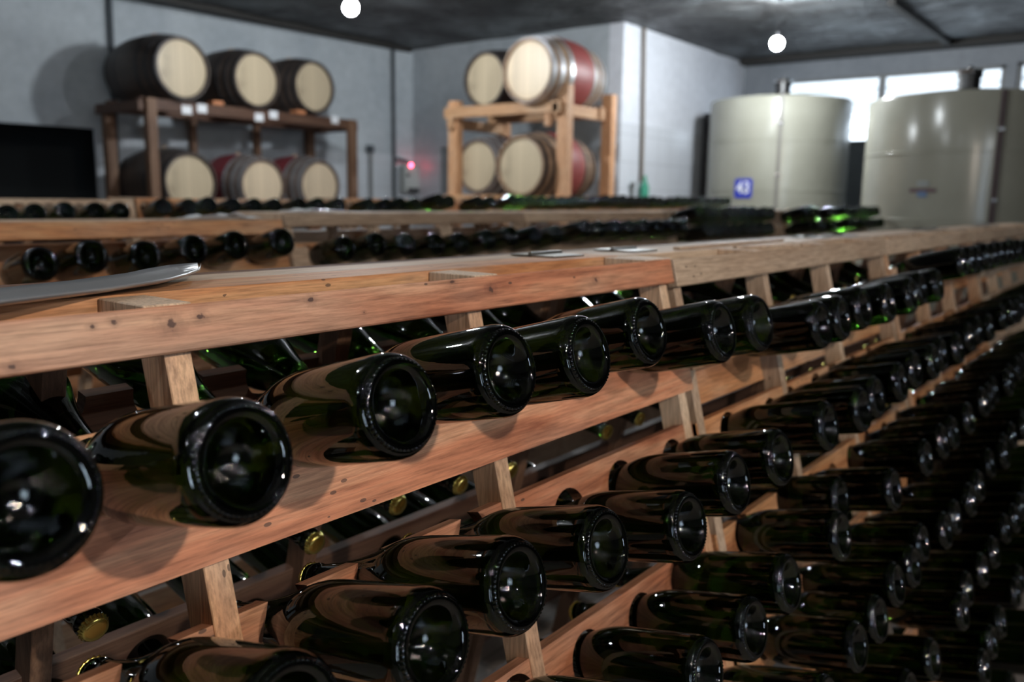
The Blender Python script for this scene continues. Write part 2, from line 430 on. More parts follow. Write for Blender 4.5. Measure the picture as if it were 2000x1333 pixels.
bm = bmesh.new(); add_box(bm, -4.2, 13.0, -5.0, 10.75, -.15, FL); tag(mesh_obj('floor', bm, M['floor']), kind='structure')
bm = bmesh.new()
t = bmesh.new(); nx, ny = 120, 90
vs = [[t.verts.new((-4.2 + 17.2 * i / nx, -5.0 + 15.8 * j / ny, 0)) for j in range(ny + 1)] for i in range(nx + 1)]
import mathutils.noise as mn
for i in range(nx + 1):
    for j in range(ny + 1):
        v = vs[i][j]; x, y = v.co.x, v.co.y
        v.co.z = CE + .02 * mn.noise(Vector((x * .8, y * .8, 3))) + .012 * mn.noise(Vector((x * 2.6, y * 2.6, 9))) + .01 * abs(math.sin(x * 2.4)) 
for i in range(nx):
    for j in range(ny): t.faces.new((vs[i][j], vs[i + 1][j], vs[i + 1][j + 1], vs[i][j + 1]))
merge(bm, t)
add_box(bm, -4.2, 13.0, -5.0, 10.75, CE + .06, CE + .16)
o = tag(mesh_obj('ceiling', bm, M['ceiling'], smooth=True), kind='structure')
# dark strips just under the sheeting
bm = bmesh.new()
add_box(bm, 12.35, 12.6, -3, 5.4, CE - .07, CE + .03)
add_box(bm, 9.6, 12.4, 2.56, 2.64, CE - .06, CE + .03)
add_box(bm, -3, 9.05, 8.9, 8.98, CE - .05, CE + .03)
tag(mesh_obj('trim_1', bm, simple('dark_ceiling_strip', (.02, .018, .016), .7)), kind='structure')

yl = lambda x: 9.55 - .12 * (x - 4.0)
wl, TL = prism_wall('wall_left', (-4.2, yl(-4.2)), (9.35, yl(9.35)), (.12, 1), [((2.6 + 4.2) * 1.0072, (4.72 + 4.2) * 1.0072, FL, Z(.70))], M['plaster'], th=.05)
prism_wall('wall_back', (9.1, 5.65), (9.1, 9.1), (1, 0), [(2.35, 2.75, FL, Z(.72))], M['plaster'])
prism_wall('wall_right_recess', (9.10, 5.45), (12.65, 5.45), (0, 1), [], M['white_wall'])
WIN = [(5.45 - 4.86, 5.45 - 1.97, Z(.86), Z(1.79)), (5.45 - 1.84, 5.45 - .4, Z(.86), Z(1.81))]
prism_wall('wall_window', (12.65, 5.45), (12.65, -4.8), (1, 0), WIN, M['grey_wall'])
prism_wall('wall_right', (-4.2, -4.6), (12.65, -4.6), (0, -1), [(1.9, 3.0, Z(-.60), Z(1.15))], M['dark_wall'])  # opening cut for the assumed window
prism_wall('wall_rear', (-4.0, -4.8), (-4.0, 10.6), (-1, 0), [], M['dark_wall'])
# ledge over the wide opening
bm = bmesh.new(); add_box(bm, 6.2, 8.1, -.03, .02, Z(.70), Z(.80), TL); tag(mesh_obj('trim_2', bm, M['plaster']), kind='structure')
# dark rooms beyond the openings
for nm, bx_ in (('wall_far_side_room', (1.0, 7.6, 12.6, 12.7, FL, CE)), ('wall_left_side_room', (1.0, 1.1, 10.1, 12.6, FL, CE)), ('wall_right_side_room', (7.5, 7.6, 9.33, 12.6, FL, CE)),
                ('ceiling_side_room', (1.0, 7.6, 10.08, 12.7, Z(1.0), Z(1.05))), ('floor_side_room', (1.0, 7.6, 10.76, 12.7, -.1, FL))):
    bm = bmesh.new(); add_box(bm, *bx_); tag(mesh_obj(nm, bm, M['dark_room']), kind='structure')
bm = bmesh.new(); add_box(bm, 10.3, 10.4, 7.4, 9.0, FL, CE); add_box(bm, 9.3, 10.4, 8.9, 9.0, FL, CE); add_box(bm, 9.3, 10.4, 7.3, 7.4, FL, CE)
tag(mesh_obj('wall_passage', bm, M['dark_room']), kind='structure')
# windows
def window(name, y0, y1, z0, z1, mull):
    root = empty(name, (12.7, (y0 + y1) / 2, z0)); root['kind'] = 'structure'
    def loc(bm):
        for v in bm.verts: v.co -= Vector((12.7, (y0 + y1) / 2, z0))
        return bm
    bm = bmesh.new()
    for a, b_ in ((y0, y0 + .05), (y1 - .05, y1)): add_box(bm, 12.68, 12.76, a, b_, z0, z1)
    add_box(bm, 12.68, 12.76, y0, y1, z0, z0 + .05); add_box(bm, 12.68, 12.76, y0, y1, z1 - .04, z1)
    for q in mull: add_box(bm, 12.66, 12.76, q - .04, q + .04, z0, z1)
    mesh_obj('window_frame', loc(bm), M['pipe_grey'], root)
    bm = bmesh.new(); nz_ = 5
    for k in range(1, nz_): add_box(bm, 12.69, 12.74, y0, y1, z0 + (z1 - z0) * k / nz_ - .008, z0 + (z1 - z0) * k / nz_ + .008)
    mesh_obj('glazing_bar', loc(bm), simple('pale_glazing_bar', (.45, .5, .55), .5), root)
    bm = bmesh.new(); add_box(bm, 12.74, 12.75, y0, y1, z0, z1); mesh_obj('pane', loc(bm), M['pane'], root)
    return root
window('window_1', 1.97, 4.86, Z(.86), Z(1.79), [3.46])
window('window_2', .4, 1.84, Z(.86), Z(1.81), [])

# unseen window assumed in the aisle-side wall behind the camera, added for bottle glints
wr = empty('window_assumed', (-1.75, -4.68, Z(-.60))); wr['kind'] = 'structure'
bm = bmesh.new()
for a in (-.55, -.03, .49): add_box(bm, a, a + .06, -.03, .03, 0, 1.75)
for a in (0, .85, 1.70): add_box(bm, -.55, .55, -.03, .03, a, a + .05)
mesh_obj('window_frame', bm, M['pipe_grey'], wr)
bm = bmesh.new(); add_box(bm, -.55, .55, -.05, -.04, 0, 1.75); mesh_obj('pane', bm, emis('assumed_window_glow', (.66, .82, 1.0), 10), wr)  # glow added as bluish fill light on the bottles and racks

# ------------------------------------------------------------------ lamps
bulb_mats = {}
def lamp(x, y, z, s, r, col, label):
    root = empty('ceiling_bulb', (x, y, CE)); tag(root, label, 'light bulb', 'bare bulbs under the ceiling')
    bm = bmesh.new(); dz = Z(z) - CE
    add_lathe(bm, [(0.001, 0), (.035, 0), (.035, -.02), (.004, -.024), (.004, dz + .115), (.020, dz + .11), (.022, dz + r), (.001, dz + r)], 16)
    mesh_obj('lamp_holder', bm, M['black_plastic'], root)
    s, key = s, (s, col)
    if key not in bulb_mats: bulb_mats[key] = emis('glowing_bulb', col, s)
    bm = bmesh.new()
    add_lathe(bm, [(r * math.sin(a) if 0 < i < 10 else 0, dz - r * math.cos(a) * 1.0) for i, a in enumerate([math.pi * k / 10 for k in range(11)])], 14)
    mesh_obj('bulb', bm, bulb_mats[key], root, smooth=True)
for l in LAMPS: lamp(*l)

# ------------------------------------------------------------------ riddling racks
AL = math.radians(14); CA, SA = math.cos(AL), math.sin(AL)

def plank_with_holes(bm, x0, x1, s0, s1, t0, t1, holes, T):
    """plank in (x, t, s); holes (cx, cs, r): round, or open scallop when the circle leaves the top edge (s0)"""
    holes = sorted(h for h in holes if x0 + h[2] * .6 < h[0] < x1 - h[2] * .6)
    hs = []
    for h in holes:
        if hs and h[0] - h[2] < hs[-1][0] + hs[-1][2] + .004: continue
        hs.append(h)
    t = bmesh.new()
    def quad_prism(a, b_, c, d):  # four (x,s) corners -> prism
        f = [t.verts.new((p[0], t0, p[1])) for p in (a, b_, c, d)]; g = [t.verts.new((p[0], t1, p[1])) for p in (a, b_, c, d)]
        t.faces.new(f); t.faces.new(list(reversed(g)))
        return f, g
    bounds = [x0]
    for a, b_ in zip(hs, hs[1:]): bounds.append((a[0] + a[2] + b_[0] - b_[2]) / 2)
    bounds.append(x1)
    if not hs:
        add_box(bm, x0, x1, t0, t1, s0, s1, T, .0012); t.free(); return
    K = 20
    for i, (cx, cs, r) in enumerate(hs):
        xa, xb = bounds[i], bounds[i + 1]
        cs = min(cs, s1 - r - .008)
        if cs - r > s0 + .002:      # closed hole
            angs = sorted(set([2 * math.pi * k / 28 for k in range(28)] + [math.atan2(sy - cs, sx_ - cx) % (2 * math.pi) for sx_ in (xa, xb) for sy in (s0, s1)]))
            inn, out = [], []
            for a in angs:
                ca, sa = math.cos(a), math.sin(a)
                k = min([(xb - cx) / ca if ca > 1e-9 else 9, (xa - cx) / ca if ca < -1e-9 else 9, (s1 - cs) / sa if sa > 1e-9 else 9, (s0 - cs) / sa if sa < -1e-9 else 9])
                inn.append((cx + r * ca, cs + r * sa)); out.append((cx + k * ca, cs + k * sa))
            n = len(angs)
            for q in range(n):
                w = (q + 1) % n
                f, g = quad_prism(inn[q], inn[w], out[w], out[q])
                t.faces.new((f[0], f[1], g[1], g[0])); t.faces.new((f[2], f[3], g[3], g[2]))
        else:                        # scallop cut into the top edge
            h = cs - s0; a0 = math.asin(max(-1, min(1, h / r)))
            pts = []
            for k in range(K + 1):
                a = -a0 + (math.pi + 2 * a0) * k / K     # from right lip down and round to left lip
                pts.append((cx + r * math.cos(a), cs + r * math.sin(a)))
            pts.reverse()            # left to right
            prev = (xa, s0)
            chain = [(xa, s0)] + pts + [(xb, s0)]
            # columns down to the bottom edge, fan where the arc undercuts
            for q in range(len(chain) - 1):
                a, b_ = chain[q], chain[q + 1]
                fa = xa + (xb - xa) * q / (len(chain) - 1); fb = xa + (xb - xa) * (q + 1) / (len(chain) - 1)
                f, g = quad_prism(a, b_, (fb, s1), (fa, s1))
                t.faces.new((f[0], f[1], g[1], g[0])); t.faces.new((f[2], f[3], g[3], g[2]))
    # end caps
    for xe in (x0, x1):
        t.faces.new([t.verts.new(p) for p in ((xe, t0, s0), (xe, t1, s0), (xe, t1, s1), (xe, t0, s1))])
    bmesh.ops.remove_doubles(t, verts=t.verts, dist=1e-6)
    merge(bm, t, T)

COLS = [.09, .22, .345, .49, .63, .76, .90, 1.05, 1.20]
UNITS = []     # filled below: every rack's frame geometry
def panel(root, x0, w, V0, zt, side, rows, holes, mats, top_h=.0415, first=None, hole_r=.0375, scal_r=.0385, stiles=(.401, .795), b1_hole=False, top_mat=None, rails=True):
    """one leaf of the A frame. side +1: faces -Y (aisle); -1 mirrored."""
    ox, oy, oz = root.location
    def T(c):  # c = (x, t, s)
        return Vector((x0 + c.x - ox, V0 + side * (c.y * CA - c.z * SA) - oy, Z(zt) - c.y * SA - c.z * CA - oz))
    mx, mz = mats
    L = (Z(zt)) / CA - .005
    bm = bmesh.new()
    if b1_hole: plank_with_holes(bm, 0, w, 0, top_h, 0, .02, [(h[0] - x0, h[1], hole_r) for h in holes.get(0, [])], T)
    else: add_box(bm, 0, w, 0, .02, 0, top_h, T, .0015)
    o = mesh_obj('top_rail', bm, top_mat or mx, root)
    for k, xs in enumerate([.007, *stiles, w - .032]):
        bm = bmesh.new(); add_box(bm, xs, xs + .025, .012 if not b1_hole else .021, .052, .002, L - (.052 * SA), T, .001)
        mesh_obj('stile', bm, mz, root)
    for r, s in enumerate(rows):
        hl = [(h[0] - x0, h[1], scal_r if (r == 0 and not b1_hole) else hole_r) for h in holes.get(r, [])]
        if not (b1_hole and r == 0):
            bm = bmesh.new()
            if r == 0 and first: plank_with_holes(bm, 0, w, s + first[0], s + first[1], 0, .018, hl, T)
            elif side == 1: plank_with_holes(bm, .002, w - .002, s - .043, s + .058, .014, .032, hl, T)
            else: plank_with_holes(bm, .002, w - .002, s - .052, s + .002, .014, .032, [(h[0], h[1], .0) for h in []], T)
            mesh_obj('bottle_board', bm, mx, root)
        if r == 0 and side == 1 and not b1_hole:
            bm = bmesh.new()
            plank_with_holes(bm, .002, w - .002, max(s - .022, .045), s + .108, .050, .068, [(h[0], h[1] + .002, .031) for h in hl], T)
            mesh_obj('neck_board', bm, M['org_x'], root)
    bm = bmesh.new(); add_box(bm, 0, w, .012, .032, L - .12, L - .03, T, .001); mesh_obj('bottom_rail', bm, mx, root)
    return T

def ordn(n):
    w = ['first', 'second', 'third', 'fourth', 'fifth', 'sixth', 'seventh', 'eighth', 'ninth', 'tenth', 'eleventh', 'twelfth', 'thirteenth', 'fourteenth', 'fifteenth', 'sixteenth', 'seventeenth', 'eighteenth', 'nineteenth']
    if n <= 19: return w[n - 1]
    tens = {2: 'twenty', 3: 'thirty', 4: 'forty', 5: 'fifty'}; tn = {2: 'twentieth', 3: 'thirtieth', 4: 'fortieth', 5: 'fiftieth'}
    return tn[n // 10] if n % 10 == 0 else tens[n // 10] + '-' + w[n % 10 - 1]

# bottle mesh -------------------------------------------------------
def bottle_mesh(name, seg, knurl):
    R = .0445
    prof = [(0, .0300), (.004, .0298), (.008, .0288), (.012, .0268), (.016, .0236), (.0195, .0196), (.0225, .0148), (.025, .0100), (.027, .0060), (.0285, .0034), (.0298, .0018), (.0310, .0009),
            (.0325, .0003), (.0338, .0), (.0350, .0), (.0360, .0001)]
    if knurl: prof += [(.0363 + .0003 * i, .0002 + .00013 * i + .00002 * i * i) for i in range(11)]
    else: prof += [(.0372, .0007), (.0390, .0018)]
    prof += [(.0402, .0035), (.0412, .0046), (.0423, .0062), (.0433, .0085), (.0440, .0113), (.0444, .0145), (R, .019),
            (R, .05), (R, .09), (R, .112), (.0442, .122), (.0434, .132), (.0418, .142), (.0393, .152), (.0360, .162), (.0322, .173), (.0284, .186), (.0246, .200),
            (.0212, .216), (.0184, .234), (.0164, .252), (.0152, .268), (.0148, .280), (.0162, .2815), (.0162, .286), (.0140, .288), (.0138, .2985), (.0, .2985)]
    bm = bmesh.new(); rings = []
    for k, (r, z) in enumerate(prof):
        if r == 0: rings.append([bm.verts.new((0, 0, z))]); continue
        ring = []
        for i in range(seg):
            a = 2 * math.pi * i / seg; dz = 0; dr = 0
            if knurl:
                # one row of small round beads moulded round the foot
                u_ = ((a * knurl / (2 * math.pi) + .5) % 1 - .5) * 2 * math.pi * .0378 / knurl
                q_ = 1 - (u_ / .0014) ** 2 - ((r - .0378) / .0014) ** 2
                if z < .01 and q_ > 0: dz = -.0011 * q_ ** .75
            ring.append(bm.verts.new(((r + dr) * math.cos(a), (r + dr) * math.sin(a), z + dz)))
        rings.append(ring)
    for a, b_ in zip(rings, rings[1:]):
        for i in range(seg):
            j = (i + 1) % seg
            if len(a) == 1: bm.faces.new((a[0], b_[i], b_[j]))
            elif len(b_) == 1: bm.faces.new((a[i], a[j], b_[0]))
            else: bm.faces.new((a[i], a[j], b_[j], b_[i]))
    bmesh.ops.recalc_face_normals(bm, faces=bm.faces)
    me = bpy.data.meshes.new(name); bm.to_mesh(me); bm.free(); me.materials.append(M['glass'])
    for p in me.polygons: p.use_smooth = True
    return me
def cap_mesh():
    bm = bmesh.new(); seg = 84; rings = []
    for r, z, am in [(.0, .3022, 0), (.009, .3020, 0), (.0128, .3012, 0), (.0142, .2995, .1), (.0150, .2970, .5), (.0160, .2945, 1), (.0166, .2935, 1), (.0150, .2933, 0)]:
        if r == 0: rings.append([bm.verts.new((0, 0, z))]); continue
        rings.append([bm.verts.new(((r + .0009 * am * math.cos(21 * 2 * math.pi * i / seg)) * math.cos(2 * math.pi * i / seg), (r + .0009 * am * math.cos(21 * 2 * math.pi * i / seg)) * math.sin(2 * math.pi * i / seg), z)) for i in range(seg)])
    for a, b_ in zip(rings, rings[1:]):
        for i in range(seg):
            j = (i + 1) % seg
            bm.faces.new((a[0], b_[j], b_[i]) if len(a) == 1 else (a[j], a[i], b_[i], b_[j]))
    bmesh.ops.recalc_face_normals(bm, faces=bm.faces)
    me = bpy.data.meshes.new('crown_cap'); bm.to_mesh(me); bm.free(); me.materials.append(M['cap'])
    for p in me.polygons: p.use_smooth = True
    return me
ME_HI = bottle_mesh('glass_body_fine', 560, 56)
ME_LO = bottle_mesh('glass_body_plain', 336, 56)
ME_FAR = bottle_mesh('glass_body_small', 32, 0)
ME_CAP = cap_mesh()

def bottle(base, side, label, group, tilt=14.5, yaw=0.0, mesh=None, ring=True):
    d = Vector((math.sin(yaw), side * math.cos(math.radians(tilt)), -math.sin(math.radians(tilt)))).normalized()
    q = d.to_track_quat('Z', 'X')
    root = bpy.data.objects.new('champagne_bottle', None); root.empty_display_size = .05
    root.rotation_mode = 'QUATERNION'
    root.rotation_quaternion = q @ Matrix.Rotation(rnd.uniform(0, 6.28), 4, 'Z').to_quaternion()
    root.location = (base[0], base[1], Z(base[2])); link(root)
    tag(root, label, 'bottle', group)
    link(bpy.data.objects.new('glass_body', mesh or ME_HI), root)
    link(bpy.data.objects.new('crown_cap', ME_CAP), root)
    return root

def leaf_ts(V, z, V0, zt, side):
    dv = side * (V - V0); dz = z - zt
    return dv * CA - dz * SA, -dv * SA - dz * CA

def leaf_point(x, t, s, V0, zt, side):
    return (x, V0 + side * (t * CA - s * SA), zt - t * SA - s * CA)

# nearest row -------------------------------------------------------
V1, V1B = .667, .935
near_units = [
    dict(x0=-.02, w=1.31, zt=-.0925, rows=[.117, .318, .512, .69, .88, 1.07, 1.26], first=(-.004, .105), mats=('red_x', 'red_z'), top='rail_knots', top_h=.0405,
         label='wooden A-frame bottle rack nearest the camera, reddish top rail with dark knots'),
    dict(x0=1.30, w=1.31, zt=-.0935, rows=[.155, .325, .518, .70, .88, 1.07, 1.26], first=(-.035, .035), mats=('org_x', 'pale_z'), top='pale_x', top_h=.047,
         label='paler wooden bottle rack, second from left in the nearest row, thin lath loose on top'),
    dict(x0=2.62, w=1.31, zt=-.095, rows=[.105, .318, .512, .69, .88, 1.07, 1.26], first=(-.02, .06), mats=('org_x', 'red_z'), top='pale_x', top_h=.045,
         label='wooden bottle rack, third from left in the nearest row'),
    dict(x0=3.94, w=1.31, zt=-.095, rows=[.115, .318, .512, .69, .88, 1.07, 1.26], first=(-.004, .08), mats=('pale_x', 'pale_z'), top='pale_x', top_h=.045,
         label='wooden bottle rack, fourth from left in the nearest row, small at the right edge'),
    dict(x0=5.26, w=1.31, zt=-.095, rows=[.115, .318, .512, .69, .88, 1.07, 1.26], first=(-.004, .08), mats=('org_x', 'pale_z'), top='pale_x', top_h=.045,
         label='wooden bottle rack, farthest right in the nearest row'),
]
R = {
 0: [(0.189, 0.475, -0.164), (0.325, 0.475, -0.175), (0.473, 0.475, -0.163), (0.613, 0.475, -0.155), (0.75, 0.475, -0.159), (0.925, 0.5, -0.156), (1.086, 0.475, -0.171), (1.222, 0.475, -0.174), (1.509, 0.475, -0.206), (1.625, 0.475, -0.206), (1.754, 0.475, -0.198), (1.946, 0.475, -0.204), (2.147, 0.475, -0.203), (2.31, .49, -.20), (2.45, .48, -.20)],
 1: [(.20, .425, -.35), (.325, .43, -.345), (0.459, 0.425, -0.347), (0.569, 0.425, -0.338), (0.717, 0.425, -0.351), (0.91, 0.425, -0.386), (1.046, 0.425, -0.366), (1.208, 0.425, -0.369), (1.426, 0.425, -0.365), (1.626, 0.425, -0.374), (1.699 + .04, 0.43, -0.37), (1.902, 0.425, -0.365), (2.02, 0.425, -0.355), (2.18, .42, -.36), (2.32, .43, -.36), (2.47, .42, -.365)],
 2: [(.60, .385, -.55), (.74, .38, -.55), (0.894, 0.385, -0.557), (1.037, 0.385, -0.558), (1.167, 0.385, -0.541), (1.412, 0.385, -0.545), (1.622, 0.45, -0.552), (1.77, .39, -.56), (1.905, 0.42, -0.60), (2.05, .39, -.56), (2.19, .385, -.55), (2.34, .39, -.56), (2.48, .38, -.55)],
 3: [(.92, .34, -.73), (1.08, 0.345, -0.70), (1.21, .33, -.73), (1.417, 0.345, -0.734), (1.545, 0.345, -0.735), (1.66, 0.345, -0.71), (1.797, 0.345, -0.721), (1.94, .36, -.72), (2.08, .34, -.73), (2.22, .345, -.74), (2.35, .335, -.73), (2.49, .34, -.73)],
}
for r in range(7):
    R.setdefault(r, [])
    x_hi = [5.2, 4.9, 4.6, 4.2, 3.8, 3.4, 3.0][r]; x_lo = [0, 0, 0, 0, 1.05, 1.35, 1.65][r]
    for u in near_units:
        for c in COLS:
            x = u['x0'] + c + rnd.uniform(-.012, .012)
            if x > x_hi or x < x_lo: continue
            if R[r] and any(abs(x - q[0]) < .105 for q in R[r]): continue
            if r < 4 and x < 2.55: continue
            if rnd.random() < .04: continue
            t = -.165 + rnd.uniform(-.012, .012)
            if r == 0 and 2.6 < u['x0'] < 3.9: t = -.172
            x_, V_, z_ = leaf_point(x, t, u['rows'][r] + rnd.uniform(-.004, .004), V1, u['zt'], 1)
            R[r].append((x_, V_, z_))
    R[r].sort()
back_cols = [.15, .285, .425, .57, .715, .86, 1.005, 1.15, 1.27]
BK = {r: [] for r in range(3)}
for r in range(3):
    for u in near_units[:3]:
        for c in back_cols:
            x = u['x0'] + c - .0 + rnd.uniform(-.008, .008)
            if x > (3.2, 2.6, 1.6)[r]: continue
            if rnd.random() < .06: continue
            BK[r].append((x, u, rnd.uniform(-.006, .006)))
for u in near_units:
    root = empty('bottle_rack', (u['x0'] + u['w'] / 2, (V1 + V1B) / 2, 0)); tag(root, u['label'], 'bottle rack', 'bottle racks of the nearest row')
    holes = {}
    for r in R:
        for b_ in R[r]:
            if u['x0'] < b_[0] < u['x0'] + u['w']:
                t, s = leaf_ts(b_[1], b_[2], V1, u['zt'], 1)
                sr = u['rows'][r]
                holes.setdefault(r, []).append((b_[0], max(sr - .014, min(sr + .014, s))))
    mats = (M[u['mats'][0]], M[u['mats'][1]])
    panel(root, u['x0'], u['w'], V1, u['zt'], 1, u['rows'], holes, mats, top_h=u['top_h'], first=u['first'], top_mat=M[u['top']])
    hb = {r: [(b_[0], u['rows'][r] + .02) for b_ in BK[r] if b_[1] is u] for r in BK}
    brow = [s + .02 for s in ([.117, .318, .512, .69, .88, 1.07, 1.26])]
    hb = {r: [(b_[0], brow[r]) for b_ in BK[r] if b_[1] is u] for r in BK}
    panel(root, u['x0'], u['w'], V1B, u['zt'], -1, brow, hb, (M['dark_x'], M['dark_z']), first=(-.004, .06), hole_r=.0455, scal_r=.046)  # dark woods on the far leaf stand in for shade inside the rack
    ox, oy, oz = root.location
    loc = lambda c: Vector((c.x - ox, c.y - oy, c.z - oz))
    bm = bmesh.new(); add_box(bm, u['x0'], u['x0'] + u['w'], .768, .845, Z(u['zt'] - .040), Z(u['zt']), loc, .0015); mesh_obj('ridge_rail', bm, M['org_x'] if u['mats'][0] == 'red_x' else M['pale_x'], root)
    bm = bmesh.new(); add_box(bm, u['x0'], u['x0'] + u['w'], .852, .915, Z(u['zt'] - .030), Z(u['zt'] - .001), loc, .0015); mesh_obj('ridge_rail', bm, M['pale_x'], root)
    for xs in (.395, .83, 1.262, .0):
        bm = bmesh.new(); add_box(bm, u['x0'] + xs, u['x0'] + xs + .045, .688, .767, Z(u['zt'] - .038), Z(u['zt'] - .0015), loc, .001); mesh_obj('spacer_block', bm, M['pale_z'], root)
    for xs in (.10, 1.16):
        bm = bmesh.new()
        add_box(bm, u['x0'] + xs, u['x0'] + xs + .09, .80, .89, Z(u['zt'] + .0005), Z(u['zt'] + .003), loc)
        add_tube(bm, [loc(Vector((u['x0'] + xs, .849, Z(u['zt'] + .004)))), loc(Vector((u['x0'] + xs + .09, .849, Z(u['zt'] + .004))))], .004)
        mesh_obj('hinge', bm, M['hinge'], root)
G1 = ['bottles in row %s of the nearest racks' % ordn(r + 1) for r in range(7)]
for r in R:
    for i, b_ in enumerate(R[r]):
        d = math.hypot(b_[0], b_[1])
        if r >= 4: nm = 'dark green bottle, %s from left in the %s row down of the nearest racks' % (ordn(i + 1), ordn(r + 1))
        else: nm = 'dark green bottle, %s from left in the %s of the nearest racks' % (ordn(i + 1), ('top row', 'second row', 'third row', 'fourth row')[r])
        bottle(b_, 1, nm, G1[r], tilt=14.5 + rnd.uniform(-1, 1), yaw=rnd.uniform(-.025, .025), mesh=ME_HI if d < 2.2 else ME_LO)
for r in BK:
    for i, (x, u, ds) in enumerate(BK[r]):
        p = leaf_point(x, -.143, [.117, .318, .512][r] + .02 + ds, V1B, u['zt'], -1)
        bottle(p, -1, 'gold-capped bottle, %s from left, %s, on the nearest racks\' far side' % (ordn(i + 1), ('top row', 'second row', 'third row')[r]),
               'gold capped bottles on the far side of the nearest racks', tilt=14 + rnd.uniform(-1, 1), yaw=rnd.uniform(-.02, .02))

# second and third rows ----------------------------------------------
S1 = [(0.927, -0.168), (1.052, -0.155), (1.194, -0.161), (1.338, -0.148), (1.473, -0.14), (1.636, -0.135), (1.887, -0.164), (2.028, -0.155), (2.172, -0.159), (2.326, -0.164), (2.461, -0.164), (2.63, -0.155), (2.779, -0.146), (2.939, -0.146), (3.10, -0.145)]
S2 = [(1.526, -0.089), (1.634, -0.083), (1.759, -0.076), (1.893, -0.076), (2.005, -0.076), (2.215, -0.055), (2.351, -0.056), (2.458, -0.046), (2.60, -0.05), (2.728, -0.05), (2.856, -0.049), (3.019, -0.043), (3.15, -0.042), (3.299, -0.041), (3.53, -0.04), (3.675, -0.039), (3.793, -0.032), (3.928, -0.034)]
def back_row(which, V0, units, measured, start_x, x_end, gap=(9, 9)):
    V0B = V0 + .268; base_t = -.18
    pts = []; low = []
    last = measured[-1][0]
    for x, z in measured:
        pts.append((x, V0 - .185, z))
    for u in units:
        for c in COLS:
            x = u['x0'] + c + rnd.uniform(-.012, .012)
            if x < last + .1 or x > x_end or gap[0] < x < gap[1]: continue
            if rnd.random() < .05: continue
            s = u['rows'][0]
            pts.append(leaf_point(x, base_t + rnd.uniform(-.01, .01), s + rnd.uniform(-.004, .004), V0, u['zt'], 1))
            if u.get('double') and c < 1.15: low.append(leaf_point(x + .07, base_t + rnd.uniform(-.01, .01), u['rows'][1], V0, u['zt'], 1))
    for u in units:
        root = empty('bottle_rack', (u['x0'] + u['w'] / 2, (V0 + V0B) / 2, 0)); tag(root, u['label'], 'bottle rack', 'bottle racks of the %s row' % which)
        holes = {0: [(p[0], max(u['rows'][0] - .012, min(u['rows'][0] + .012, leaf_ts(p[1], p[2], V0, u['zt'], 1)[1]))) for p in pts if u['x0'] < p[0] < u['x0'] + u['w']]}
        holes[1] = [(p[0], u['rows'][1]) for p in low if u['x0'] < p[0] < u['x0'] + u['w']]
        tall = u['rows'][0] < .08
        mats = (M[u['mats'][0]], M[u['mats'][1]])
        panel(root, u['x0'], u['w'], V0, u['zt'], 1, u['rows'], holes, mats, top_h=.10 if tall else .045, first=(-.002, .09), b1_hole=tall, top_mat=M[u['top']])
        panel(root, u['x0'], u['w'], V0B, u['zt'], -1, [.12, .31, .50, .69, .88, 1.07, 1.26], {}, mats)
        ox, oy, oz = root.location
        loc = lambda c: Vector((c.x - ox, c.y - oy, c.z - oz))
        bm = bmesh.new(); add_box(bm, u['x0'], u['x0'] + u['w'], V0 + .10, V0 + .25, Z(u['zt'] - .04), Z(u['zt']), loc, .0015); mesh_obj('ridge_rail', bm, M['pale_x'], root)
        for xs in (.395, .83, 1.262, .0):
            bm = bmesh.new(); add_box(bm, u['x0'] + xs, u['x0'] + xs + .045, V0 + .021, V0 + .10, Z(u['zt'] - .038), Z(u['zt'] - .0015), loc, .001); mesh_obj('spacer_block', bm, M['pale_z'], root)
    pts.sort()
    for i, p in enumerate(pts):
        bottle(p, 1, 'dark bottle base, %s from left along the %s rack row from the camera' % (ordn(i + 1), which), 'bottle bases along the %s rack row' % which,
               tilt=14, yaw=rnd.uniform(-.03, .03), mesh=ME_LO if p[0] < 3.2 and which == 'second' else ME_FAR)
    low.sort()
    for i, p in enumerate(low):
        bottle(p, 1, 'dark bottle base, %s from left, lower line at the %s row\'s right end' % (ordn(i + 1), which), 'lower bottle bases at the right end of the second rack row', tilt=14, mesh=ME_FAR)

ROWS = [.117, .318, .512, .69, .88, 1.07, 1.26]
TALL2 = [.050, .155, .35, .54, .73, .92, 1.11]
TALL = [.050, .24, .43, .62, .81, 1.0, 1.19]
names = ['leftmost', 'second from left', 'third from left', 'fourth from left', 'fifth from left', 'rightmost']
u2 = [dict(x0=.46 + 1.32 * k, w=1.31, zt=[-.076, -.054, -.052, -.048, -.043, -.037][k], rows=ROWS if k < 3 else TALL2, double=k >= 3, mats=(('org_x', 'pale_x')[k > 0], 'pale_z'), top='org_x' if k == 0 else 'pale_x',
           label='wooden bottle rack, %s in the second row, behind the nearest row' % names[k]) for k in range(6)]
back_row('second', 2.34, u2, S1, .8, 8.2, (5.72, 6.15))
u3 = [dict(x0=.85 + 1.32 * k, w=1.31, zt=[-.029, -.018, -.004, .009, .022, .034][k], rows=TALL, mats=('org_x', 'red_z'), top='pale_x' if k == 0 else 'org_x',
           label='wooden bottle rack, %s in the farthest row before the barrels' % names[k]) for k in range(6)]
back_row('third', 4.0, u3, S2, 1.4, 8.75)

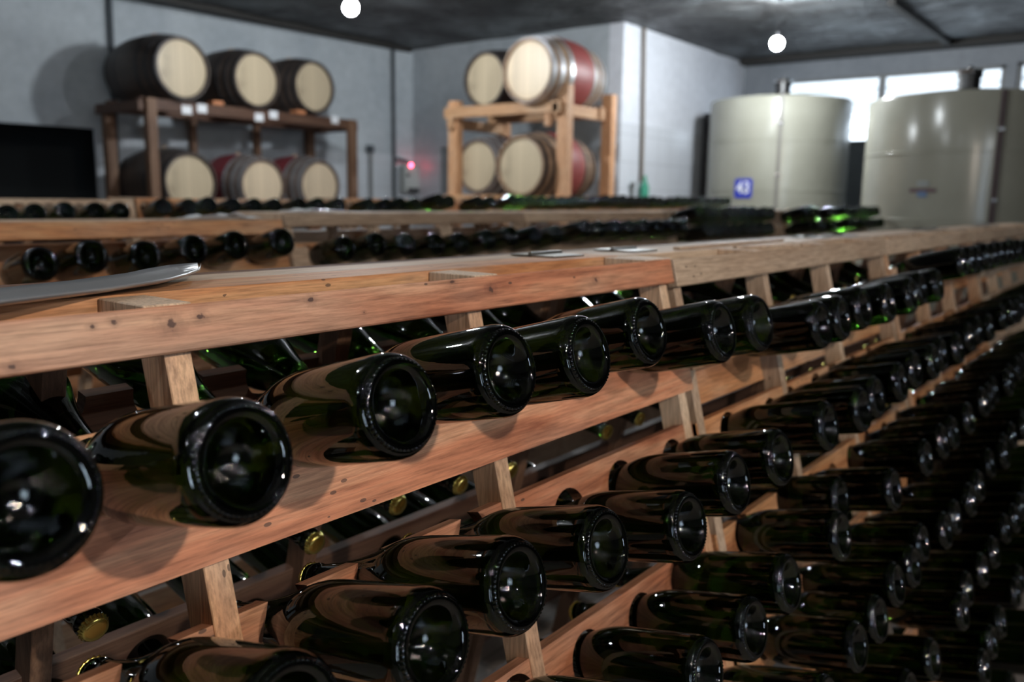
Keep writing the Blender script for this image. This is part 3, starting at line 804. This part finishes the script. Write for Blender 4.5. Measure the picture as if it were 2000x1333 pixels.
# ------------------------------------------------------------------ loose things on the racks
bm = bmesh.new()
n = 26; sec = []
for i in range(n + 1):
    f = i / n; x = -.35 + f * .905
    yc = .757 + (x - .29) * .36 + .35 * max(0, x - .45) ; hw = .043 * math.sqrt(max(.01, 1 - max(0, (f - .90) / .10) ** 2)) * (1 - .10 * f)
    zb = Z(-.0915) + .006 * max(0, f - .80) ** 1.2 * 6
    row = []
    for j in range(9):
        g = -1 + j / 4
        row.append(Vector((x, yc + g * hw, zb + .007 * g * g)))
    sec.append(row)
va = [[bm.verts.new(p) for p in row] for row in sec]; vb = [[bm.verts.new(p + Vector((0, 0, .0022))) for p in row] for row in sec]
for i in range(n):
    for j in range(8):
        bm.faces.new((va[i][j], va[i + 1][j], va[i + 1][j + 1], va[i][j + 1])); bm.faces.new((vb[i][j], vb[i][j + 1], vb[i + 1][j + 1], vb[i + 1][j]))
    for j in (0, 8): bm.faces.new((va[i][j], va[i + 1][j], vb[i + 1][j], vb[i][j]))
for i in (0, n):
    for j in range(8): bm.faces.new((va[i][j], va[i][j + 1], vb[i][j + 1], vb[i][j]))
tag(mesh_obj('metal_strip', bm, M['metal_sheet'], smooth=True), 'long grey sheet metal strip with rounded tip lying on the nearest rack top', 'metal strip')

def film(name, cx, cy, cz, lx, ly, h, seed, label):
    bm = bmesh.new(); nx, ny = 30, 14
    g = []
    for i in range(nx + 1):
        r_ = []
        for j in range(ny + 1):
            x = (i / nx - .5) * lx; y = (j / ny - .5) * ly * (1 - .4 * abs(i / nx - .5))
            z = .003 + h * max(0, mn.noise(Vector((x * 22, y * 30, seed))) + .25) * (1 - (2 * i / nx - 1) ** 4)
            r_.append(bm.verts.new((cx + x, cy + y, cz + z)))
        g.append(r_)
    for i in range(nx):
        for j in range(ny): bm.faces.new((g[i][j], g[i + 1][j], g[i + 1][j + 1], g[i][j + 1]))
    o = mesh_obj(name, bm, M['film'], smooth=True)
    md = o.modifiers.new('thickness', 'SOLIDIFY'); md.thickness = .0012
    tag(o, label, 'plastic film', None)
film('plastic_film', 1.60, 2.43, Z(-.073), .26, .10, .018, 3, 'crumpled clear plastic film on the second row\'s left rack top')
film('plastic_film', 1.98, 2.44, Z(-.052), .24, .09, .014, 8, 'smaller clear plastic film just right of the larger crumpled one')

bm = bmesh.new(); add_box(bm, -.30, .30, -.008, .008, 0, .006, Matrix.Translation((1.86, .80, Z(-.093))) @ Matrix.Rotation(.02, 4, 'Z'), .001)
tag(mesh_obj('wooden_lath', bm, M['pale_x']), 'long thin pale lath lying along the second rack\'s top, parallel to it', 'lath')
bm = bmesh.new(); add_box(bm, -.10, .10, -.006, .006, 0, .005, Matrix.Translation((1.80, .70, Z(-.0925))) @ Matrix.Rotation(-.35, 4, 'Z'), .001)
tag(mesh_obj('wooden_lath', bm, M['pale_x']), 'short thin lath lying askew across the second rack\'s top', 'lath')

# ------------------------------------------------------------------ barrels
def barrel(loc, axis, label, group, stave, head, hoop, seg=48, roll=0.0, scale=1.0):
    """loc = centre of the visible head, axis = unit vector from that head into the barrel"""
    Lb = .94 * scale; rh = .288 * scale; rb = .35 * scale
    a = Vector(axis).normalized(); c = Vector(loc) + a * (Lb / 2)
    root = bpy.data.objects.new('wine_barrel', None); root.rotation_mode = 'QUATERNION'
    # local z along the axis, local y up so that the head planks stand upright
    zax = -a; yax = Vector((0, 0, 1)); xax = yax.cross(zax).normalized(); yax = zax.cross(xax)
    q = Matrix((xax, yax, zax)).transposed().to_quaternion()
    root.rotation_quaternion = q @ Matrix.Rotation(roll, 4, 'Z').to_quaternion(); root.location = c; link(root); tag(root, label, 'barrel', group)
    rad = lambda z: rb - (rb - rh) * (abs(z) / (Lb / 2)) ** 2
    bm = bmesh.new()
    prof = [(rh - .028, -Lb / 2 + .028), (rh - .022, -Lb / 2), (rh, -Lb / 2)]
    prof += [(rad(z), z) for z in [-Lb / 2 + Lb * k / 20 for k in range(1, 20)]]
    prof += [(rh, Lb / 2), (rh - .022, Lb / 2), (rh - .028, Lb / 2 - .028)]
    add_lathe(bm, prof, seg, cap0=False, cap1=False)
    smooth_angle(mesh_obj('staves', bm, stave, root))
    for s in (-1, 1):
        bm = bmesh.new(); z = s * (Lb / 2 - .030)
        add_lathe(bm, [(0, z), (rh - .05, z), (rh - .026, z - s * .004), (rh - .03, z - s * .012), (0, z - s * .012)], seg)
        mesh_obj('barrel_head', bm, head, root)
    for zc, wd_ in ((.435, .045), (.335, .038), (.20, .038)):
        for s in (-1, 1):
            bm = bmesh.new(); z0 = s * zc * scale - wd_ / 2; z1 = s * zc * scale + wd_ / 2
            r0, r1 = rad(z0) + .001, rad(z1) + .001
            add_lathe(bm, [(r0, z0), (r0 + .0035, z0), (r1 + .0035, z1), (r1, z1), (r0, z0)], seg, cap0=False, cap1=False)
            smooth_angle(mesh_obj('hoop', bm, hoop, root))
    bm = bmesh.new(); add_lathe(bm, [(0, 0), (.028, 0), (.024, .02), (0, .02)], 14, Matrix.Translation((0, rb - .004, 0)) @ Matrix.Rotation(-math.pi / 2, 4, 'X'))
    mesh_obj('bung', bm, M['pale_z'], root)
    return root
GB = 'barrels on the brown rack against the left wall'; GT = 'barrels on the pine rack beside the white pillar'
AY = (0, 1, 0); AX = (1, 0, 0)
barrel((4.93, 8.02, Z(1.245)), (-.02, 1, 0), 'dark barrel at upper left of the brown rack, mould stains low on its head', GB, M['stave_dark'], M['head_a'], M['hoop_dark'], scale=1.04)
barrel((5.80, 8.02, Z(1.235)), AY, 'dark barrel in the middle of the brown rack\'s upper tier', GB, M['stave_dark'], M['head_a'], M['hoop_dark'])
barrel((6.63, 8.08, Z(1.255)), AY, 'smaller-looking dark barrel at upper right of the brown rack', GB, M['stave_dark'], M['head_a'], M['hoop_dark'])
barrel((4.96, 8.02, Z(.125)), AY, 'dark barrel at lower left of the brown rack with a grey stained head', GB, M['stave_dark'], M['head_a'], M['hoop_dark'], scale=1.03)
barrel((5.86, 8.05, Z(.115)), AY, 'red banded barrel with galvanised hoops, middle of the brown rack\'s lower tier', GB, M['stave_wine'], M['head_b'], M['hoop_zinc'])
barrel((6.66, 8.05, Z(.135)), AY, 'red banded barrel with galvanised hoops at lower right of the brown rack', GB, M['stave_wine'], M['head_b'], M['hoop_zinc'])
barrel((7.35, 6.14, Z(1.29)), AX, 'grey-brown barrel at upper left of the pine rack, half behind its neighbour', GT, M['stave_dark'], M['head_a'], M['hoop_dark'])
barrel((6.98, 5.28, Z(1.275)), AX, 'oak barrel with red middle and shiny hoops, upper right of the pine rack', GT, M['stave_red'], M['head_b'], M['hoop_zinc'], scale=1.06)
barrel((7.25, 6.155, Z(.36)), AX, 'barrel with pale head at lower left of the pine rack', GT, M['stave_wine'], M['head_a'], M['hoop_zinc'])
barrel((7.0, 5.365, Z(.345)), AX, 'barrel with red middle at lower right of the pine rack, behind the post', GT, M['stave_red'], M['head_a'], M['hoop_dark'], scale=1.05)

def frame_part(root, name, box, mat, bev=.004):
    ox, oy, oz = root.location; bm = bmesh.new()
    add_box(bm, *box, Matrix.Translation((-ox, -oy, -oz)), bev); return mesh_obj(name, bm, mat, root)
# brown barrel rack
rk = empty('barrel_rack', (5.9, 8.5, 0)); tag(rk, 'dark brown timber rack holding six barrels against the left wall', 'barrel rack')
for px in (4.53, 7.12):
    frame_part(rk, 'post', (px, px + .10, 8.03, 8.12, FL, Z(.93)), M['dark_z'])
    frame_part(rk, 'post', (px - .02, px + .08, 8.80, 8.90, FL, Z(.90)), M['dark_z'])
for px in (5.42, 6.26): frame_part(rk, 'post', (px, px + .07, 8.72, 8.80, FL, Z(.84)), M['dark_z'])
for z0, z1 in ((.82, .935), (-.27, -.18)):
    frame_part(rk, 'front_beam', (4.50, 7.24, 8.10, 8.18, Z(z0), Z(z1)), M['dark_x'])
    frame_part(rk, 'rear_beam', (4.50, 7.24, 8.70, 8.78, Z(z0), Z(z1)), M['dark_x'])
for px in (4.45, 7.20): frame_part(rk, 'side_beam', (px, px + .05, 8.05, 8.90, Z(.80), Z(.90)), M['dark_x'])
for x_, z_ in ((4.99, .855), (5.165, .885), (5.86, .855), (6.05, .897), (6.93, .915)):
    frame_part(rk, 'paper_tag', (x_ - .055, x_ + .055, 8.094, 8.099, Z(z_ - .045), Z(z_ + .04)), M['paper'], 0)['label'] = 'white paper tag'
# wedges
for x_ in (5.35, 6.42):
    bm = bmesh.new(); add_box(bm, x_ - .06, x_ + .06, 8.08, 8.20, Z(.936), Z(.975)); tag(mesh_obj('wooden_wedge', bm, M['orange']), 'orange wooden wedge on the brown rack\'s front beam, ' + ('right of the middle upper barrel' if x_ > 6 else 'left of the middle upper barrel'), 'wedge')
# pine barrel rack
pk = empty('barrel_rack', (7.5, 5.6, 0)); tag(pk, 'orange pine rack holding four barrels in front of the white pillar', 'barrel rack')
for (x_, y_, zt_) in ((7.16, 4.90, 1.14), (8.02, 4.92, 1.13), (7.16, 6.36, 1.06), (8.02, 6.36, 1.0)):
    frame_part(pk, 'post', (x_, x_ + .10, y_, y_ + .13, FL, Z(zt_)), M['new_z'])
for z0, z1 in ((.87, .985), (-.03, .05), (-.95, -.85)):
    frame_part(pk, 'front_beam', (7.10, 7.17, 4.95, 6.50, Z(z0), Z(z1)), M['new_y'])
    frame_part(pk, 'rear_beam', (7.85, 7.92, 4.95, 6.50, Z(z0), Z(z1)), M['new_y'])
    frame_part(pk, 'side_beam', (7.10, 8.15, 4.98, 5.05, Z(z0 - .02), Z(z1 - .02)), M['new_x'])
    frame_part(pk, 'side_beam', (7.10, 8.15, 6.38, 6.45, Z(z0 - .11), Z(z0)), M['new_x'])
frame_part(pk, 'brace_block', (7.12, 7.18, 5.09, 5.16, Z(.74), Z(.87)), M['new_z'])

# ------------------------------------------------------------------ tanks
def tank(cx, cy, r, zt_, label, seam_ang, seam_mat, neck_ang):
    root = empty('storage_tank', (cx, cy, 0)); tag(root, label, 'tank', 'beige storage tanks')
    top = Z(zt_); bm = bmesh.new(); prof = [(r, .02)]
    for k, zz in enumerate([top - 2.15, top - 1.72, top - 1.12, top - .52]):
        prof += [(r, zz - .012), (r + .006, zz - .008), (r + .006, zz + .008), (r, zz + .012)]
    prof += [(r, top - .03), (r - .012, top), (r * .6, top + .05), (.24, top + .09), (0, top + .09)]
    add_lathe(bm, prof, 96); smooth_angle(mesh_obj('tank_shell', bm, M['tank'], root), 50)
    bm = bmesh.new(); d = Vector((math.cos(seam_ang), math.sin(seam_ang), 0)); n_ = d * (r + .012); sd = Vector((-d.y, d.x, 0))
    T = Matrix((( d.x, sd.x, 0, n_.x), (d.y, sd.y, 0, n_.y), (0, 0, 1, 0), (0, 0, 0, 1)))
    add_box(bm, -.012, .016, -.022, .022, .05, top - .01, T, .004); mesh_obj('level_tube', bm, seam_mat, root)
    for zz in (top - .35, top - .95, top - 1.55):
        bm = bmesh.new(); add_box(bm, -.012, .024, -.030, .030, zz, zz + .03, T, .003); mesh_obj('tube_clamp', bm, M['steel'], root)
    bm = bmesh.new(); m_ = Matrix.Translation((math.cos(neck_ang) * r * .72, math.sin(neck_ang) * r * .72, top + .03))
    add_lathe(bm, [(.09, 0), (.09, .10), (.105, .10), (.105, .13), (.09, .14), (.02, .15), (.02, .20), (0, .20)], 28, m_); smooth_angle(mesh_obj('filler_neck', bm, M['black_plastic'], root))
    bm = bmesh.new(); add_lathe(bm, [(.105, .135), (.11, .155), (.10, .165), (.02, .166), (0, .166)], 28, m_); smooth_angle(mesh_obj('neck_lid', bm, M['steel'], root))
    return root
def ang(cx, cy, px_ratio):   # direction from the tank axis toward the camera, turned by px_ratio
    return math.atan2(-cy, -cx) + px_ratio
t1 = tank(11.0, 4.23, .87, 1.29, 'beige storage tank beside the white wall with blue number plate 43', ang(11, 4.23, .02), M['tank_seam'], ang(11, 4.23, 0) + .03)
t2 = tank(9.25, 1.70, .90, 1.00, 'larger beige storage tank at the right edge with dark vertical tube', ang(9.25, 1.70, .27), M['tank_dark'], ang(9.25, 1.7, -.05))
def plate(tankroot, r, a, z, w, h, mat, name, text=None):
    d = Vector((math.cos(a), math.sin(a), 0)); sd = Vector((-d.y, d.x, 0))
    bm = bmesh.new(); n = 8; hw = w / 2; rows_ = []
    def P(u, v, off): aa = a + u / r; return Vector((math.cos(aa) * (r + off), math.sin(aa) * (r + off), v))
    outl = []
    cr = min(w, h) * .14
    for cx_, cz_, a0 in ((hw - cr, h / 2 - cr, 0), (-hw + cr, h / 2 - cr, 90), (-hw + cr, -h / 2 + cr, 180), (hw - cr, -h / 2 + cr, 270)):
        for k in range(4): q = math.radians(a0 + 30 * k); outl.append((cx_ + cr * math.cos(q), cz_ + cr * math.sin(q)))
    f = [bm.verts.new(P(u, z + v, .012)) for u, v in outl]; g = [bm.verts.new(P(u, z + v, .004)) for u, v in outl]
    bm.faces.new(f); bm.faces.new(list(reversed(g)))
    for i in range(len(f)): j = (i + 1) % len(f); bm.faces.new((f[i], g[i], g[j], f[j]))
    o = mesh_obj(name, bm, mat, tankroot)
    if text:
        cu = bpy.data.curves.new('digits', 'FONT'); cu.body = text; cu.size = h * .88; cu.align_x = 'CENTER'; cu.align_y = 'CENTER'; cu.extrude = .002; cu.offset = h * .008
        tmp = bpy.data.objects.new('digits', cu); COL.objects.link(tmp); dg = bpy.context.evaluated_depsgraph_get()
        me = bpy.data.meshes.new_from_object(tmp.evaluated_get(dg)); COL.objects.unlink(tmp)
        for v in me.vertices:
            u, vv, e = v.co.x, v.co.y, v.co.z; v.co = P(u * .86, z + vv, .015 + e)
        me.materials.clear(); me.materials.append(M['white'])
        t_ = bpy.data.objects.new('digits', me); link(t_, o); t_['label'] = 'white digits 43'
    return o
plate(t1, .87, ang(11, 4.23, 0) - .44, Z(.19), .23, .235, M['blue'], 'number_plate', '43')['label'] = 'blue number plate'
def logo(tankroot, r, a, z):
    # small faded oval mark with a dark red bar and a blue patch under it
    for nm, w, h, dz, mat, off in (('logo_bar', .23, .035, 0, simple('dark_red_print', (.10, .05, .06), .5), 0), ('logo_swash', .08, .05, -.035, simple('blue_print', (.10, .17, .30), .5), 0), ('logo_crest', .10, .05, .06, simple('grey_blue_print', (.26, .28, .27), .5), 0)):
        plate(tankroot, r, a, z + dz, w, h, mat, nm)
logo(t2, .90, ang(9.25, 1.7, 0) - .36, Z(.145))

# ------------------------------------------------------------------ wall fittings
def pipe(name, pts, r, mat, label, cat='pipe'):
    bm = bmesh.new(); add_tube(bm, pts, r, 12); o = smooth_angle(mesh_obj(name, bm, mat), 60); tag(o, label, cat); return o
pipe('conduit', [(4.93, yl(4.93) - .04, CE - .01), (4.90, yl(4.9) - .04, 1.2), (4.90, yl(4.9) - .04, .02)], .030, M['pipe_dark'], 'dark vertical conduit on the left wall behind the brown barrel rack', 'conduit')
yA = yl(8.72) - .04
pipe('conduit', [(8.72, yA, CE - .01), (8.74, yA, .02)], .026, M['pipe_dark'], 'dark vertical conduit on the left wall near the back corner', 'conduit')
bx = empty('switch_box', (8.95, yl(9.0) - .08, Z(.28))); tag(bx, 'grey switch box with a red indicator light beside the corner conduit', 'switch box')
bm = bmesh.new(); add_box(bm, -.12, .16, -.07, .08, -.20, .20, None, .02); mesh_obj('box_body', bm, M['box_grey'], bx)
bm = bmesh.new(); add_box(bm, -.09, .13, -.08, -.066, -.19, -.13, None, .004); mesh_obj('cover_plate', bm, M['hoop_dark'], bx)
bm = bmesh.new(); add_lathe(bm, [(0, -.03), (.028, -.03), (.028, 0), (0, 0)], 16, Matrix.Translation((-.08, -.07, .05)) @ Matrix.Rotation(math.pi / 2, 4, 'X')); mesh_obj('knob', bm, M['black_plastic'], bx)
bm = bmesh.new(); add_lathe(bm, [(0, .02), (.018, .016), (.024, .008), (.024, 0), (0, 0)], 16, Matrix.Translation((-.03, -.07, .19)) @ Matrix.Rotation(math.pi / 2, 4, 'X')); mesh_obj('indicator_light', bm, M['red_led'], bx)
bm = bmesh.new(); add_tube(bm, [(-.20, .03, .27), (0.0, .03, .25), (.06, .03, .19)], .022); mesh_obj('cable_duct', bm, M['pipe_dark'], bx)
pipe('pipe_stub', [(8.32, yl(8.3) - .05, Z(.62)), (8.33, yl(8.3) - .05, .02)], .028, M['pipe_grey'], 'short grey standpipe on the left wall, left of the corner conduit')
bm = bmesh.new(); add_lathe(bm, [(0, 0), (.05, 0), (.06, .03), (.05, .10), (0, .10)], 14, Matrix.Translation((8.31, yl(8.3) - .05, Z(.62)))); tag(mesh_obj('valve', bm, M['pipe_dark']), 'dark valve head on top of the short grey standpipe', 'valve')
pipe('conduit', [(9.50, 5.41, CE - .01), (9.56, 5.41, Z(1.0)), (9.58, 5.41, Z(.25))], .022, M['pipe_brown'], 'brown vertical conduit on the white pillar wall', 'conduit')
bm = bmesh.new(); add_lathe(bm, [(0, 0), (.055, 0), (.055, .26), (.02, .34), (.02, .40), (0, .40)], 20, Matrix.Translation((9.58, 5.36, Z(-.07)))); tag(smooth_angle(mesh_obj('green_fitting', bm, M['green'])), 'green bottle-shaped hose fitting at the foot of the brown conduit', 'hose fitting')
bm = bmesh.new(); add_tube(bm, [(9.36, 5.40, Z(.20)), (9.36, 5.40, .02)], .02); add_lathe(bm, [(0, 0), (.035, 0), (.035, .05), (0, .05)], 12, Matrix.Translation((9.36, 5.40, Z(.19)))); tag(mesh_obj('tap_pipe', bm, M['pipe_grey']), 'small grey tap pipe left of the green hose fitting', 'pipe')
bm = bmesh.new(); add_box(bm, 11.30, 11.42, 5.25, 5.44, .01, Z(1.24), None, .01); tag(mesh_obj('cable_trunking', bm, M['black_plastic']), 'black vertical trunking on the white wall just left of tank 43', 'trunking')
pipe('pipe', [(12.0, 2.98, Z(.80)), (12.0, 2.98, .02)], .05, M['pipe_pale'], 'pale vertical pipe standing in the gap between the two tanks')
bm = bmesh.new(); add_box(bm, 0, .17, -.012, -.002, 0, .22, Matrix.Translation((4.77, yl(4.77), Z(.18))) @ Matrix.Rotation(-.12, 4, 'Z')); tag(mesh_obj('paper_notice', bm, M['paper']), 'blank white paper notice beside the dark opening in the left wall', 'paper')
# barrel standing in the dark side room
dk = barrel((4.35, 11.2, .02), (0, 0, 1), 'dark upright barrel standing inside the dark side room', 'barrels in the side room', M['stave_dark'], M['head_a'], M['hoop_dark'])
dk.location = (4.62, 11.2, .47)
